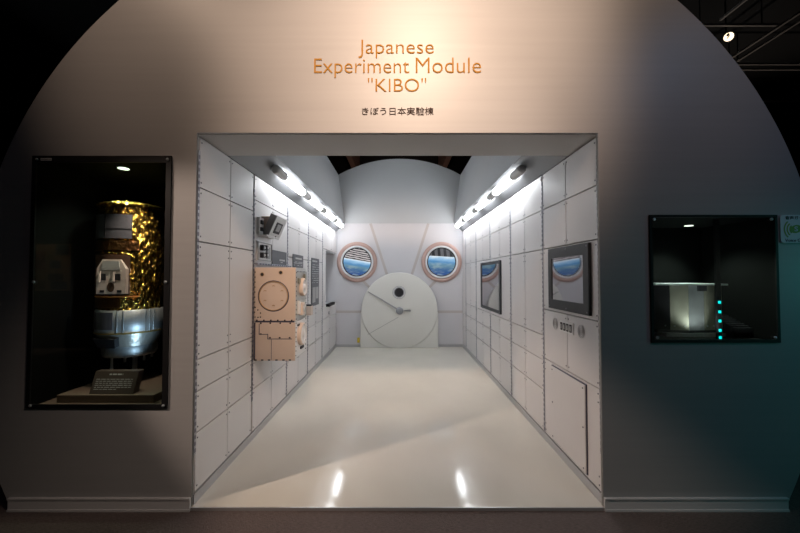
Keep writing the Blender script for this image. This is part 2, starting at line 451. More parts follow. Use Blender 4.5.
# ------------------------------------------------------------------ back windows
def window(n, cx, cz, em):
    t = bpy.data.objects.new('window_%d' % n, None); COL.objects.link(t); t.location = (cx, BK, cz); t['kind'] = 'structure'
    def ring(nm, ra, rb, y0, y1, m_):
        m = MB(); m.use(m_).lathe([(ra, y0), (ra, y1), (rb, y1), (rb, y0)], (cx, BK, cz), 'y', 64); m.build(nm, None, t)
    ring('outer_ring', .335, .415, -.0005, -.03, M_pink)
    ring('inner_ring', .300, .336, -.0005, -.042, M_wring)
    ring('gasket', .280, .301, -.0005, -.034, M_gask)
    m = MB(); m.use(M_pink)
    for i in range(12):
        a = 2 * PI * i / 12
        m.cyl((cx + .378 * math.cos(a), BK - .033, cz + .378 * math.sin(a)), .006, .004, 'y', 8)
    m.build('bolts', None, t)
    m = MB(); m.use(em).cyl((cx, BK - .012, cz), .284, .0115, 'y', 64); m.build('pane', None, t)
window(1, -.872, 1.738, earth_mat('earth picture with grille', 0, 0, .168, .145, False))
window(2, .868, 1.738, earth_mat('earth picture with hull', 0, 0, .06, .40, True))

# ------------------------------------------------------------------ round hatch
h = thing('round_hatch', 'large white round hatch on a square base against the back wall', 'hatch', (0, BK - .06, 0))
hy = BK - .001; c = (0, hy, .752)
m = MB(); m.use(M_hatch).lathe([(0, -.125), (.752, -.125), (.765, -.122), (.772, -.112), (.772, 0), (0, 0)], c, 'y', 96)
bm_cut = m.bm
bmesh.ops.bisect_plane(bm_cut, geom=bm_cut.verts[:] + bm_cut.edges[:] + bm_cut.faces[:], plane_co=(0, 0, .0006), plane_no=(0, 0, -1), clear_outer=True)
m.build('disc', None, h)
m = MB(); m.use(M_hatch).box(-.785, .785, hy - .10, hy - .012, .0006, .72, .004); m.build('base_block', None, h)
def lay(mb, x0, z0, x1, z1, w0, w1, y0, y1):
    p, q = Vector((x0, y0, z0)), Vector((x1, y0, z1)); dd = (q - p).normalized(); n = Vector((-dd.z, 0, dd.x))
    mb.prism([p - n * w0 / 2, p + n * w0 / 2, q + n * w1 / 2, q - n * w1 / 2], (0, y1 - y0, 0))
f0 = hy - .125
m = MB(); m.use(M_grey); lay(m, .0, .757, -.35, .968, .014, .014, f0 - .03, f0 - .018); lay(m, -.34, .962, -.635, 1.135, .03, .012, f0 - .032, f0 - .016)
lay(m, -.05, .787, -.42, 1.01, .03, .022, f0 - .036, f0 - .03)
m.build('handle_arm', None, h)
m = MB(); m.use(M_grey); lay(m, .0, .75, .225, .752, .012, .012, f0 - .03, f0 - .018); m.cyl((.21, f0 - .032, .752), .022, .018, 'y', 16); lay(m, .10, .752, .2, .752, .022, .03, f0 - .03, f0 - .02); m.build('short_handle', None, h)
m = MB(); m.use(M_hub).lathe([(0, -.06), (.05, -.06), (.066, -.052), (.072, -.04), (.075, 0)], (.005, f0, .748), 'y', 40); m.build('hub', None, h)
m = MB(); m.use(M_groove); lay(m, -.02, .62, -.64, .27, .009, .009, f0 - .004, f0 + .001); m.build('seam', None, h)
m = MB(); m.use(M_hub).lathe([(.122, 0), (.122, -.010), (.130, -.010), (.130, 0)], (-.008, f0, 1.117), 'y', 48).use(M_white).lathe([(.105, 0), (.108, -.018), (.122, -.018), (.126, 0)], (-.008, f0, 1.117), 'y', 48)
m.use(M_grey).lathe([(.088, 0), (.09, -.012), (.106, -.012), (.106, 0)], (-.008, f0, 1.117), 'y', 48)
po = m.build('porthole', None, h)
m = MB(); m.use(M_gask).lathe([(0, -.006), (.06, -.006), (.07, -.01), (.089, -.006), (.089, 0)], (-.008, f0, 1.117), 'y', 48); m.build('porthole_glass', None, po)
tg = MB().box(-.862, -.81, BK - .040, BK - .0105, .09, .19, .004)
tg.use(M_yellow); o = tg.build('wall_socket', M_yellow, None, None, (-.836, BK - .01, .14))
tag(o, 'small yellow socket low on the back wall left of the hatch', 'socket')

# ------------------------------------------------------------------ right wall: monitors, speakers, switches
def monitor(name, label, y0, y1, z0, z1, sy0, sy1, sz0, sz1, dep):
    t = thing(name, label, 'monitor', (W, (y0 + y1) / 2, z0), 'monitors on the right wall')
    m = MB(); m.use(M_bezel); x0, x1 = W - dep, W - .0005
    m.box(x0, x1, y0, sy0, z0, z1).box(x0, x1, sy1, y1, z0, z1).box(x0, x1, sy0, sy1, z0, sz0).box(x0, x1, sy0, sy1, sz1, z1)
    m.build('bezel', None, t)
    B('screen', M_mirror, W - dep + .006, W - .002, sy0, sy1, sz0, sz1, t)
    m = MB(); m.use(M_screw)
    for y in (y0 + .02, y1 - .02):
        for z in (z0 + .02, z1 - .02): m.cyl((x0 - .003, y, z), .006, .0035, 'x', 8)
    m.cyl((x0 - .003, (y0 + y1) / 2, z0 + .02), .006, .0035, 'x', 8).cyl((x0 - .003, (y0 + y1) / 2, z1 - .02), .006, .0035, 'x', 8)
    m.build('bezel_screws', None, t)
monitor('wall_monitor', 'near wall monitor with wide charcoal bezel and mirror-like screen', .120, .765, 1.182, 1.677, .190, .703, 1.257, 1.597, .022)
monitor('wall_monitor', 'far narrow-framed monitor on the right wall reflecting the round window', 2.235, 3.315, .964, 1.651, 2.29, 3.25, 1.005, 1.61, .022)
for y, lb in ((.678, 'round speaker grille left of the switch panel'), (.262, 'round speaker grille right of the switch panel')):
    t = thing('speaker_grille', lb, 'speaker', (W, y, 1.056), 'speaker grilles under the near monitor')
    m = MB(); m.use(M_grey)
    for ra in (.014, .025, .036, .046): m.lathe([(ra - .004, -.0005), (ra - .004, -.005), (ra, -.005), (ra, -.0005)], (W, y, 1.056), 'x', 32)
    m.build('grille', None, t)
    m = MB(); m.use(M_panel).cyl((W - .0025, y, 1.056), .05, .002, 'x', 32); m.build('mounting_plate', None, t)
t = thing('switch_panel', 'small pale switch panel with four black keys under the near monitor', 'switch', (W, .478, 1.06))
B('face_plate', M_white, W - .008, W - .0005, .37, .59, 1.012, 1.098, t, bev=.002)
for i in range(4):
    y = .405 + i * .05
    s_ = B('switch', M_gask, W - .013, W - .008, y - .014, y + .014, 1.026, 1.084, t)
    B('key', M_white, W - .0165, W - .013, y - .010, y - .002, 1.036, 1.074, s_)

# ------------------------------------------------------------------ left wall: caption plates
def words(mb, y0, y1, z, hgt, d=.0012, sgn=-1, x=-W + .0115, fill=.8):
    """a line of illegible print: little dashes along the wall"""
    y = y0
    while y < y1:
        w = random.uniform(.012, .045)
        if random.random() < fill: mb.box(x - .0002, x + d, y, min(y + w, y1), z - hgt / 2, z + hgt / 2)
        y += w + .010
def plate(name, label, y0, y1, z0, z1):
    t = thing(name, label, 'sign', (-W, (y0 + y1) / 2, z0), 'caption plates on the left wall')
    B('board', M_plate, -W + .0035, -W + .0115, y0, y1, z0, z1, t, bev=.001)
    return t
t = plate('caption_plate', 'charcoal caption plate with one small line of print, just above the beige box', 1.346, 1.795, 1.572, 1.718)
m = MB(); m.use(M_ink); words(m, 1.56, 1.73, 1.622, .018, fill=1); words(m, 1.60, 1.72, 1.597, .008); m.build('print', None, t)
t = plate('caption_plate', 'squarish charcoal caption plate with heading, middle of the three', 2.05, 2.50, 1.555, 1.72)
m = MB(); m.use(M_ink); words(m, 2.15, 2.42, 1.672, .020, fill=1)
for z in (1.628, 1.612, 1.585): words(m, 2.08, 2.47, z, .006)
m.build('print', None, t)
t = plate('caption_plate', 'tall narrow charcoal caption plate with many lines of print', 2.966, 3.44, 1.0, 1.72)
m = MB(); m.use(M_ink); words(m, 3.0, 3.3, 1.675, .022, fill=1)
for i in range(9): words(m, 3.0, 3.4, 1.62 - i * .034, .008)
m.build('print', None, t)
m = MB(); m.use(M_grey).box(-W + .0115, -W + .0125, 3.02, 3.20, 1.05, 1.28).box(-W + .0115, -W + .0125, 3.22, 3.39, 1.10, 1.28); m.build('picture', None, t)

# white connector panel and ledge rail
t = thing('connector_panel', 'white wall panel with dark connectors above the beige box', 'panel', (-W, 1.14, 1.575))
B('face_plate', M_white, -W + .0035, -W + .012, .953, 1.325, 1.585, 1.775, t, bev=.002)
m = MB(); m.use(M_grey)
m.box(-W + .012, -W + .02, .965, 1.315, 1.76, 1.768).box(-W + .012, -W + .02, .965, 1.315, 1.594, 1.602).box(-W + .012, -W + .02, .963, .972, 1.594, 1.768).box(-W + .012, -W + .02, 1.306, 1.315, 1.594, 1.768)
m.build('frame', None, t)
for yy, zz, w_, hh in ((1.02, 1.715, .055, .05), (1.02, 1.645, .055, .05), (1.10, 1.72, .05, .045), (1.10, 1.65, .05, .045)):
    c_ = B('connector', M_gask, -W + .012, -W + .045, yy, yy + w_, zz - hh / 2, zz + hh / 2, t, bev=.004)
    m = MB(); m.use(M_white).cyl((-W + .045, yy + w_ / 2, zz), .013, .006, 'x', 16); m.build('pin_ring', None, c_)
B('cover_plate', M_grey, -W + .012, -W + .026, 1.17, 1.25, 1.62, 1.73, t)
t = thing('ledge_rail', 'grey slotted rail running along the left wall on top of the beige box', 'rail', (-W, 1.5, 1.55))
B('rail', M_track, -W + .0035, -W + .028, .935, 1.93, 1.5525, 1.5705, t)
m = MB(); m.use(M_slot)
for i in range(14): m.box(-W + .028, -W + .03, .98 + i * .068, .98 + i * .068 + .034, 1.556, 1.566)
m.build('slots', None, t)

# tilted control display on a beige bracket
t = thing('control_display', 'tilted grey control display box on a beige bracket high on the left wall', 'display', (-W, 1.2, 1.92))
def bx(name, m_, parent, y0, y1, p0, u, v, a0, a1, b0, b1):
    """box whose cross section lies in the x,z plane: p0 + a*u + b*v"""
    pts = [p0 + u * a_ + v * b_ for a_, b_ in ((a0, b0), (a1, b0), (a1, b1), (a0, b1))]
    m = MB(); m.use(m_).prism([(p.x, y0, p.y) for p in pts], (0, y1 - y0, 0)); return m.build(name, None, parent)
p0 = Vector((-1.232, 1.82)); u = Vector((.395, .92)).normalized(); v = Vector((-.92, .395)).normalized()
hs = bx('housing', M_grey, t, 1.055, 1.34, p0, u, v, 0, .215, 0, .058)
bx('front_plate', M_white, t, 1.05, 1.345, p0, u, v, -.003, .218, -.008, 0)
sc = bx('screen_frame', M_gask, t, 1.115, 1.275, p0, u, v, .05, .16, -.012, -.008)
bx('screen', M_grey, sc, 1.145, 1.245, p0, u, v, .075, .145, -.0135, -.012)
bx('button', M_gask, t, 1.21, 1.23, p0, u, v, .018, .028, -.012, -.008)
m = MB(); m.use(M_beige).box(-1.2995, -1.222, 1.075, 1.30, 1.872, 2.015, .003); m.build('bracket', None, t)
m = MB(); m.use(M_white).box(-1.2995, -1.272, .965, 1.07, 1.835, 1.99).use(M_gask).box(-1.285, -1.26, .985, 1.03, 1.93, 1.965).box(-1.285, -1.262, .985, 1.03, 1.865, 1.90)
m.build('cable_clamp', None, t)
m = MB(); m.use(M_white).box(-1.2995, -1.215, .99, 1.30, 1.822, 1.835); m.build('shelf', None, t)

# ------------------------------------------------------------------ protruding equipment box
X0, X1, Y0, Y1, Z0, Z1 = -W + .0035, -.928, .925, 1.32, .693, 1.527
e = thing('experiment_rack', 'beige protruding equipment box with round ring plate on the left wall', 'equipment', (-1.11, 1.14, Z0))
B('body', M_steel, X0, X1 - .012, Y0 + .014, Y1, Z0, Z1, e, bev=.003)
def fx(px): return X0 + (px - 254.) / 41.3 * (X1 - X0)
def fz(py): return Z1 - (py - 268.) / 91.8 * (Z1 - Z0)
yf = Y0
zd = fz(321.5)
up = B('upper_plate', M_beige, X0, X1, yf, yf + .014, zd + .008, Z1, e, bev=.002)
lo = B('lower_plate', M_beige, X0, X1, yf, yf + .014, Z0, zd - .008, e, bev=.002)
B('divider', M_slot, X0 + .01, X1 - .01, yf + .004, yf + .0139, zd - .008, zd + .008, e)
m = MB(); m.use(M_gask)
for px in (257, 264, 271, 278, 285, 292): m.box(fx(px) - .006, fx(px) + .006, yf - .006, yf, zd + .006, zd + .018)
for px in (261, 270.5, 280.5, 290.5): m.box(fx(px) - .006, fx(px) + .006, yf - .006, yf, zd - .02, zd - .008)
m.build('catches', None, e)
cc = (fx(273.4), yf, fz(296.2)); rr_ = .1395
m = MB(); m.use(M_slot).lathe([(rr_ - .008, 0), (rr_ - .008, -.003), (rr_, -.003), (rr_, 0)], cc, 'y', 64)
m.use(M_brass).lathe([(rr_ - .015, 0), (rr_ - .015, -.007), (rr_ - .008, -.007), (rr_ - .008, 0)], cc, 'y', 64); m.build('ring', None, up)
m = MB(); m.use(M_brass)
for i in range(6):
    a = PI / 6 + i * PI / 3; q = (cc[0] + .088 * math.cos(a), yf, cc[2] + .088 * math.sin(a))
    bm2 = bmesh.new(); prev = None
    for j in range(9):
        b = .35 + (PI - .7) * j / 8
        pr = [bm2.verts.new((q[0] + r_ * math.cos(b), yf - .004, q[2] + r_ * math.sin(b) - .006)) for r_ in (.009, .014)]
        if prev: bm2.faces.new((prev[0], prev[1], pr[1], pr[0]))
        prev = pr
    ext = bmesh.ops.extrude_face_region(bm2, geom=bm2.faces[:])
    for v_ in ext['geom']:
        if isinstance(v_, bmesh.types.BMVert): v_.co.y += .004
    bmesh.ops.recalc_face_normals(bm2, faces=bm2.faces); m._merge(bm2)
m.build('thumb_recesses', None, up)
for px, py in ((261.8, 274.9), (280.5, 273.1)):
    m = MB(); m.use(M_gask).cyl((fx(px), yf - .003, fz(py)), .014, .003, 'y', 24).use(M_brass).lathe([(.014, 0), (.014, -.004), (.019, -.004), (.019, 0)], (fx(px), yf, fz(py)), 'y', 24); m.build('port', None, up)
m = MB(); m.use(M_gask)
for px, py in ((255.2, 307.5), (257.8, 310), (260.5, 313), (255, 317), (260.5, 317), (258, 317.2)): m.cyl((fx(px), yf - .003, fz(py)), .006, .003, 'y', 10)
for i in range(9): m.box(X0 + .002, X0 + .009, yf - .003, yf, Z1 - .05 - i * .045, Z1 - .035 - i * .045)
m.into(up)
m = MB(); m.use(M_slot)
def ln(x0, y0, x1, y1, w=.006):
    lay(m, fx(x0), fz(y0), fx(x1), fz(y1), w, w, yf - .0015, yf + .0005)
ln(254.9, 322.5, 254.9, 359, .010); ln(259.3, 323.5, 259.3, 334); ln(259, 334, 268, 334); ln(268, 333.5, 268, 338.5); ln(267.6, 338.5, 292, 338.5); ln(271.7, 339, 271.7, 359, .004)
m.build('seams', None, lo)
m = MB(); m.use(M_gask)
for px in (256, 262.7, 269.5, 277, 284, 290.5): m.box(fx(px) - .010, fx(px) + .010, yf - .004, yf, Z0 + .001, Z0 + .012)
for px, py in ((261, 334), (270.3, 337.6), (280, 337.6), (290, 337.6)): m.box(fx(px) - .007, fx(px) + .007, yf - .004, yf, fz(py) - .002, fz(py) + .009)
m.into(lo)
# side face, turned to the aisle
sx = X1 - .012
m = MB(); m.use(M_steel).box(sx, sx + .010, Y0 + .016, Y1 - .01, zd + .02, Z1 - .02, .002); sp_ = m.build('side_plate', None, e)
m = MB(); m.use(M_white).box(sx, sx + .010, Y0 + .016, Y1 - .01, Z0 + .015, zd - .01, .002); sp2 = m.build('lower_side_plate', None, e)
def dial(y, z, r, nm, parent, m1, m2):
    m = MB(); m.use(m1).lathe([(r, 0), (r, .028), (r * .9, .034), (r * .86, .034)], (sx + .010, y, z), 'x', 36)
    m.use(m2).lathe([(r * .86, .034), (r * .8, .026), (r * .3, .026), (r * .26, .036), (0, .036)], (sx + .010, y, z), 'x', 36); m.build(nm, None, parent)
dial(1.13, 1.345, .085, 'dial', sp_, M_beige, M_white)
dial(1.10, .905, .105, 'dial', sp2, M_beige, M_white)
m = MB(); m.use(M_beige).box(sx + .01, sx + .045, 1.05, 1.12, 1.085, 1.20, .004).use(M_steel).box(sx + .01, sx + .035, 1.14, 1.22, 1.09, 1.17, .004).cyl((sx + .01, 1.09, 1.145), .03, .05, 'x', 20).use(M_white).box(sx + .01, sx + .03, 1.00, 1.04, 1.10, 1.22, .003)
m.build('valve_block', None, sp_)
m = MB(); m.use(M_gask)
for i in range(11):
    m.cyl((sx + .009, Y0 + .035, 1.06 + i * .042), .006, .004, 'x', 8); m.cyl((sx + .009, Y1 - .03, 1.06 + i * .042), .006, .004, 'x', 8)
for i in range(6): m.cyl((sx + .009, Y0 + .06 + i * .05, 1.49), .006, .004, 'x', 8)
m.into(sp_)
m = MB(); m.use(M_gask)
for i in range(8):
    m.cyl((sx + .009, Y0 + .035, .73 + i * .042), .006, .004, 'x', 8); m.cyl((sx + .009, Y1 - .03, .73 + i * .042), .006, .004, 'x', 8)
m.box(sx + .009, sx + .02, 1.10, 1.20, .76, .785).box(sx + .009, sx + .02, 1.00, 1.08, .99, 1.005)
m.into(sp2)
m = MB(); m.use(M_olive).box(sx + .01, sx + .03, 1.19, 1.24, 1.40, 1.47, .003).box(sx + .01, sx + .024, 1.0, 1.06, 1.38, 1.43, .003); m.build('latch', None, sp_)
# wall box with the black top
t = thing('wall_box', 'small beige box with black top on the left wall past the equipment box', 'box', (-W, 2.7, .9))
B('body', M_beige, -W + .0005, -1.212, 2.63, 2.74, .908, 1.035, t, bev=.003)
B('cap', M_gask, -W + .0005, -1.216, 2.635, 2.735, 1.035, 1.055, t)

# ------------------------------------------------------------------ title lettering
t = thing('title_lettering', 'raised gold English title lettering on the front board above the opening', 'lettering', (0, 0, 2.64))
yl = 0
for body, x0, x1, z0, z1 in (('Japanese', -.258, .231, 2.864, 2.984), ('Experiment', -.545, .072, 2.734, 2.860), ('Module', .114, .538, 2.766, 2.866), ('"KIBO"', -.196, .182, 2.643, 2.731)):
    m = MB(); m.use(M_gold); add_text(m, body, x0, x1, z0, z1, yl, .004, -.01); m.build('text_line', None, t)
m = MB(); m.use(M_goldd); add_text(m, 'きぼう日本実験棟', -.234, .229, 2.489, 2.540, yl, .003, .0025)
o = m.build('subtitle_lettering', None, None, None, (0, 0, 2.515)); tag(o, 'small dark Japanese lettering under the gold title', 'lettering')

# voice guide sign
t = thing('voice_guide_sign', 'pale rounded sign with green audio mark right of the right display case', 'sign', (2.54, 0, 1.75))
bm2 = bmesh.new()
m = MB(); m.use(M_sign)
pts = []
xa, xb, za, zb, rc = 2.443, 2.640, 1.662, 1.841, .02
for cx, cz, a0 in ((xb - rc, zb - rc, 0), (xa + rc, zb - rc, PI / 2), (xa + rc, za + rc, PI), (xb - rc, za + rc, 1.5 * PI)):
    for j in range(7): a = a0 + PI / 2 * j / 6; pts.append((cx + rc * math.cos(a), -.0005, cz + rc * math.sin(a)))
m.prism(pts, (0, -.008, 0)); m.build('plate', None, t)
m = MB(); m.use(M_ink2); add_text(m, '音声ガイド', 2.475, 2.612, 1.811, 1.833, -.0085, .001, .01); m.build('text', None, t); m = MB(); m.use(M_ink2); add_text(m, 'Voice Guide', 2.470, 2.622, 1.668, 1.688, -.0085, .001); m.build('text', None, t)
m = MB(); m.use(M_green)
def arcband(cx, cz, r0, r1, a0, a1, y):
    pts = [(cx + r1 * math.cos(a0 + (a1 - a0) * j / 16), y, cz + r1 * math.sin(a0 + (a1 - a0) * j / 16)) for j in range(17)] + \
          [(cx + r0 * math.cos(a1 + (a0 - a1) * j / 16), y, cz + r0 * math.sin(a1 + (a0 - a1) * j / 16)) for j in range(17)]
    m.prism(pts, (0, -.001, 0))
for r_ in (.034, .052, .070): arcband(2.533, 1.748, r_ - .008, r_, PI - .85, PI + .85, -.0085)
pts = []
for j in range(40):                        # rounded leaf shaped badge
    a = 2 * PI * j / 40; rx = .030 * (1 + .12 * math.cos(2 * a - .7)); pts.append((2.541 + rx * math.cos(a) * 1.05, -.0085, 1.750 + rx * math.sin(a) * .95))
m.prism(pts, (0, -.001, 0)); m.build('audio_mark', None, t)
m = MB(); m.use(M_sign); add_text(m, 'S', 2.529, 2.552, 1.735, 1.766, -.0095, .001, .02); m.build('letter', None, t)

# ------------------------------------------------------------------ display cases
def case(label, x0, x1, z0, z1, depth, border, bolts, floor_m, lampxy):
    t = thing('display_case', label, 'display case', ((x0 + x1) / 2, .3, z0), 'display cases in the front board')
    m = MB(); m.use(M_casein); g = .02; ya = .0225
    w_ = .006; yb = .0
    m.box(x0, x0 + w_, yb, depth, z0, z1).box(x1 - w_, x1, yb, depth, z0, z1).box(x0 + w_, x1 - w_, yb, depth, z1 - w_, z1).box(x0, x1, depth, depth + g, z0, z1)
    m.build('lining', None, t)
    B('case_floor', floor_m, x0 + .006, x1 - .006, .0, depth, z0 - .003, z0, t)
    m = MB(); m.use(M_black); l, r, b, tp = border; e_ = .004
    m.box(x0 - e_, x0 + l, -.010, -.0005, z0 - e_, z1 + e_).box(x1 - r, x1 + e_, -.010, -.0005, z0 - e_, z1 + e_).box(x0 + l, x1 - r, -.010, -.0005, z0 - e_, z0 + b).box(x0 + l, x1 - r, -.010, -.0005, z1 - tp, z1 + e_)
    m.build('frame', None, t)
    m = MB(); m.use(M_glass)
    a = [m.bm.verts.new(p) for p in ((x0 + l, -.003, z0 + b), (x1 - r, -.003, z0 + b), (x1 - r, -.003, z1 - tp), (x0 + l, -.003, z1 - tp))]; m.bm.faces.new(a)
    m.build('glass', None, t)
    for bx_, bz_ in bolts:
        m = MB(); m.use(M_alu).lathe([(.009, 0), (.009, -.005), (.006, -.009), (.003, -.009), (0, -.007)], (bx_, -.010, bz_), 'y', 16); m.build('bolt', None, t)
    lx, ly, lr = lampxy
    m = MB(); m.use(M_led).lathe([(0, -.004), (lr, -.004), (lr, 0)], (lx, ly, z1 - .0065), 'z', 24); m.build('downlight', None, t)
    return t
cl_ = case('tall black display case with the gold spacecraft left of the opening', -2.345, -1.460, .618, 2.218, .80, (.022, .03, .022, .040),
     [(x, z) for x in (-2.316, -1.478) for z in (2.198, 1.412, .634)], M_casefl, (-1.945, .225, .034))
o = B('label_strip', M_white, -2.292, -2.222, -.0125, -.0101, 2.190, 2.206, cl_)
o['label'] = 'small white label strip at the top of the frame'
m = MB(); m.use(M_ink2)
for i in range(8): m.box(-2.286 + i * .0076, -2.281 + i * .0076, -.0131, -.0124, 2.195, 2.201)
m.build('print', None, o)
case('square black display case with the metal box right of the opening', 1.611, 2.420, 1.032, 1.837, .55, (.012, .012, .016, .012),
     [(1.634, 1.812), (2.382, 1.812), (1.640, 1.060), (2.386, 1.060)], M_black, (2.19, .40, .028))

# ------------------------------------------------------------------ gold foil spacecraft model
cx, cy, r = -2.018, .42, .201
t = thing('spacecraft_model', 'gold foil cylinder spacecraft model standing in the left display case', 'spacecraft model', (cx, cy, .671))
def crumple(amp, sc):
    return lambda a, h_, r_: amp * (noise.noise(Vector((math.cos(a) * sc, math.sin(a) * sc, h_ * sc * 2.2))) + .6 * noise.noise(Vector((math.cos(a) * sc * 2.7, math.sin(a) * sc * 2.7, h_ * sc * 5)))) if r_ > .02 else 0
prof = [(r, 1.20 + (1.955 - 1.20) * i / 90) for i in range(91)]
m = MB(); m.use(M_foil).lathe(prof, (cx, cy, 0), 'z', 180, jit=crumple(.011, 5), smooth=False); m.build('foil_shell', None, t)
m = MB(); m.use(M_foil).lathe([(r, 1.952), (r + .018, 1.957), (r + .016, 1.966), (r * .85, 1.985), (r * .55, 1.998), (r * .3, 2.002), (0, 2.003)], (cx, cy, 0), 'z', 120, jit=crumple(.006, 9), smooth=False); m.build('top_cover', None, t)
def wrap(name, m_, a0, a1, z0, z1, rad, th=.008, seg=24, parent=t, sm=True):
    """curved plate around the barrel; angles measured from straight ahead (-Y), positive to the right"""
    m = MB(); m.use(m_); bm2 = bmesh.new(); G = []
    for i in range(seg + 1):
        a = a0 + (a1 - a0) * i / seg - PI / 2
        G.append([bm2.verts.new((cx + q * math.cos(a), cy + q * math.sin(a), z)) for q, z in ((rad, z0), (rad + th, z0), (rad + th, z1), (rad, z1))])
    for p, q in zip(G, G[1:]):
        for j in range(4): bm2.faces.new((p[j], q[j], q[(j + 1) % 4], p[(j + 1) % 4]))
    bm2.faces.new(G[0]); bm2.faces.new(G[-1][::-1])
    bmesh.ops.recalc_face_normals(bm2, faces=bm2.faces); m._merge(bm2); return m.build(name, None, parent)
D_ = math.radians
w0 = D_(36)          # the side facing the camera is turned to the right
sp1 = wrap('solar_panel', M_solar, D_(-42), D_(36), 1.715, 1.885, r + .006)
wrap('panel_bar', M_gask, D_(-10), D_(36), 1.778, 1.786, r + .014, .003, parent=sp1)
wrap('panel_bar', M_gask, D_(-10), D_(-8), 1.715, 1.885, r + .014, .003, 2, parent=sp1)
wrap('copper_band', M_copper, D_(-48), D_(48), 1.632, 1.70, r + .004, .006)
bay = wrap('cargo_bay', M_brown, D_(-44), D_(34), 1.315, 1.60, r + .005, .008)
wrap('bay_edge', M_orange, D_(-44), D_(50), 1.300, 1.309, r + .006, .008)
wrap('copper_band', M_copper, D_(-44), D_(20), 1.225, 1.292, r + .004, .006)
# white pallet seen in the bay : gabled block with niches
pa = D_(6); dirv = Vector((math.sin(pa), -math.cos(pa), 0)); side = Vector((math.cos(pa), math.sin(pa), 0))
base = Vector((cx, cy, 0)) + dirv * (r + .010)
def pl(u_, z_, d_=0): return base + side * u_ + dirv * d_ + Vector((0, 0, z_))
m = MB(); m.use(M_model)
m.prism([pl((-.115) * .82, 1.325, .012), pl((.115) * .82, 1.325, .012), pl((.115) * .82, 1.50, .012), pl((.07) * .82, 1.565, .012), pl((-.07) * .82, 1.565, .012), pl((-.115) * .82, 1.50, .012)], -dirv * .05)
pal = m.build('pallet', None, t)
m = MB(); m.use(M_grey).prism([pl((-.075) * .82, 1.49, .014), pl((.075) * .82, 1.49, .014), pl((.062) * .82, 1.555, .014), pl((-.062) * .82, 1.555, .014)], dirv * .006); m.build('roof_plate', None, pal)
m = MB(); m.use(M_gask)
for a_, b_ in ((-.075, -.040), (.030, .075)): m.prism([pl((a_) * .82, 1.42, .013), pl((b_) * .82, 1.42, .013), pl((b_) * .82, 1.465, .013), pl((a_) * .82, 1.465, .013)], dirv * .003)
m.prism([pl((-.085) * .82, 1.335, .013), pl((-.05) * .82, 1.335, .013), pl((-.05) * .82, 1.352, .013), pl((-.085) * .82, 1.352, .013)], dirv * .003)
m.prism([pl((.05) * .82, 1.335, .013), pl((.085) * .82, 1.335, .013), pl((.085) * .82, 1.352, .013), pl((.05) * .82, 1.352, .013)], dirv * .003)
m.build('recesses', None, pal)
m = MB(); m.use(M_brown).prism([pl((.028 * math.cos(2 * PI * i / 20)) * .82, 1.372 + .034 * math.sin(2 * PI * i / 20), .013) for i in range(20)], dirv * .004); m.build('round_port', None, pal)
m = MB(); m.use(M_model)
for u_ in (-.09, .02): m.prism([pl((u_) * .82, 1.41, .013), pl((u_ + .012) * .82, 1.41, .013), pl((u_ + .012) * .82, 1.48, .013), pl((u_) * .82, 1.48, .013)], dirv * .014)
m.build('posts', None, pal)
m = MB(); m.use(M_silver).lathe([(r + .004, 1.045), (r + .010, 1.05), (r + .010, 1.205), (r + .002, 1.21), (r - .02, 1.212)], (cx, cy, 0), 'z', 64); ring_ = m.build('silver_ring', None, t)
wrap('dark_panel', M_solar, D_(-48), D_(8), 1.075, 1.195, r + .008, .006, parent=ring_)
for a in (14, 24, 60, 68, 76): wrap('rib', M_alu, D_(a), D_(a + 1.5), 1.05, 1.208, r + .009, .006, 2, parent=ring_)
wrap('gold_band', mat('dotted gold band', (.62, .48, .2), .35, .8), D_(-60), D_(95), 1.040, 1.050, r + .009, .005)
m = MB(); m.use(M_steel).lathe([(r + .004, 1.040), (r + .002, 1.03), (.168, .945), (.168, .93)], (cx, cy, 0), 'z', 64); m.build('lower_cone', None, t)
m = MB(); m.use(M_gask)
for a in (-8,):
    q = []
    for da, z_, rad in ((-26, 1.02, .200), (26, 1.02, .200), (24, .955, .175), (-18, .955, .175)):
        aa = D_(a + da) - PI / 2; q.append((cx + rad * math.cos(aa), cy + rad * math.sin(aa), z_))
    mid = Vector((math.cos(D_(a) - PI / 2), math.sin(D_(a) - PI / 2), -.3)) * .034
    m.prism([Vector(p) - Vector((0, .0, 0)) for p in q], mid)
m.build('cone_window', None, t)
m = MB(); m.use(M_silver).lathe([(.168, .945), (.171, .93), (.171, .885), (.163, .868), (0, .868)], (cx, cy, 0), 'z', 64); m.build('bottom_ring', None, t)
for dx, dy, L_ in ((-.05, -.11, .10), (-.01, -.04, .06), (.12, -.02, .05), (.10, .09, .05)):
    m = MB(); m.use(M_silver).cyl((cx + dx, cy + dy, .872 - L_), .010, L_, 'z', 12, r2=.007); m.build('thruster', None, t)
m = MB(); m.use(M_silver).cyl((cx + .035, cy, .671), .017, .20, 'z', 20); m.build('support_rod', None, t)
o = MB().box(-2.24, -1.60, .08, .62, .6185, .6705, .004).build('plinth_board', M_casefl, None, None, (-1.92, .35, .6185)); tag(o, 'low brown base board under the gold spacecraft', 'base board')
t = thing('caption_stand', 'slanted dark brown caption stand with lines of text before the spacecraft', 'caption stand', (-1.89, .12, .671))
m = MB(); m.use(M_capt).prism([(-2.04, .095, .6712), (-1.75, .095, .6712), (-1.75, .145, .808), (-2.04, .145, .808)], (0, .05, -.0)); m.build('board', None, t)
m = MB(); m.use(M_ink)
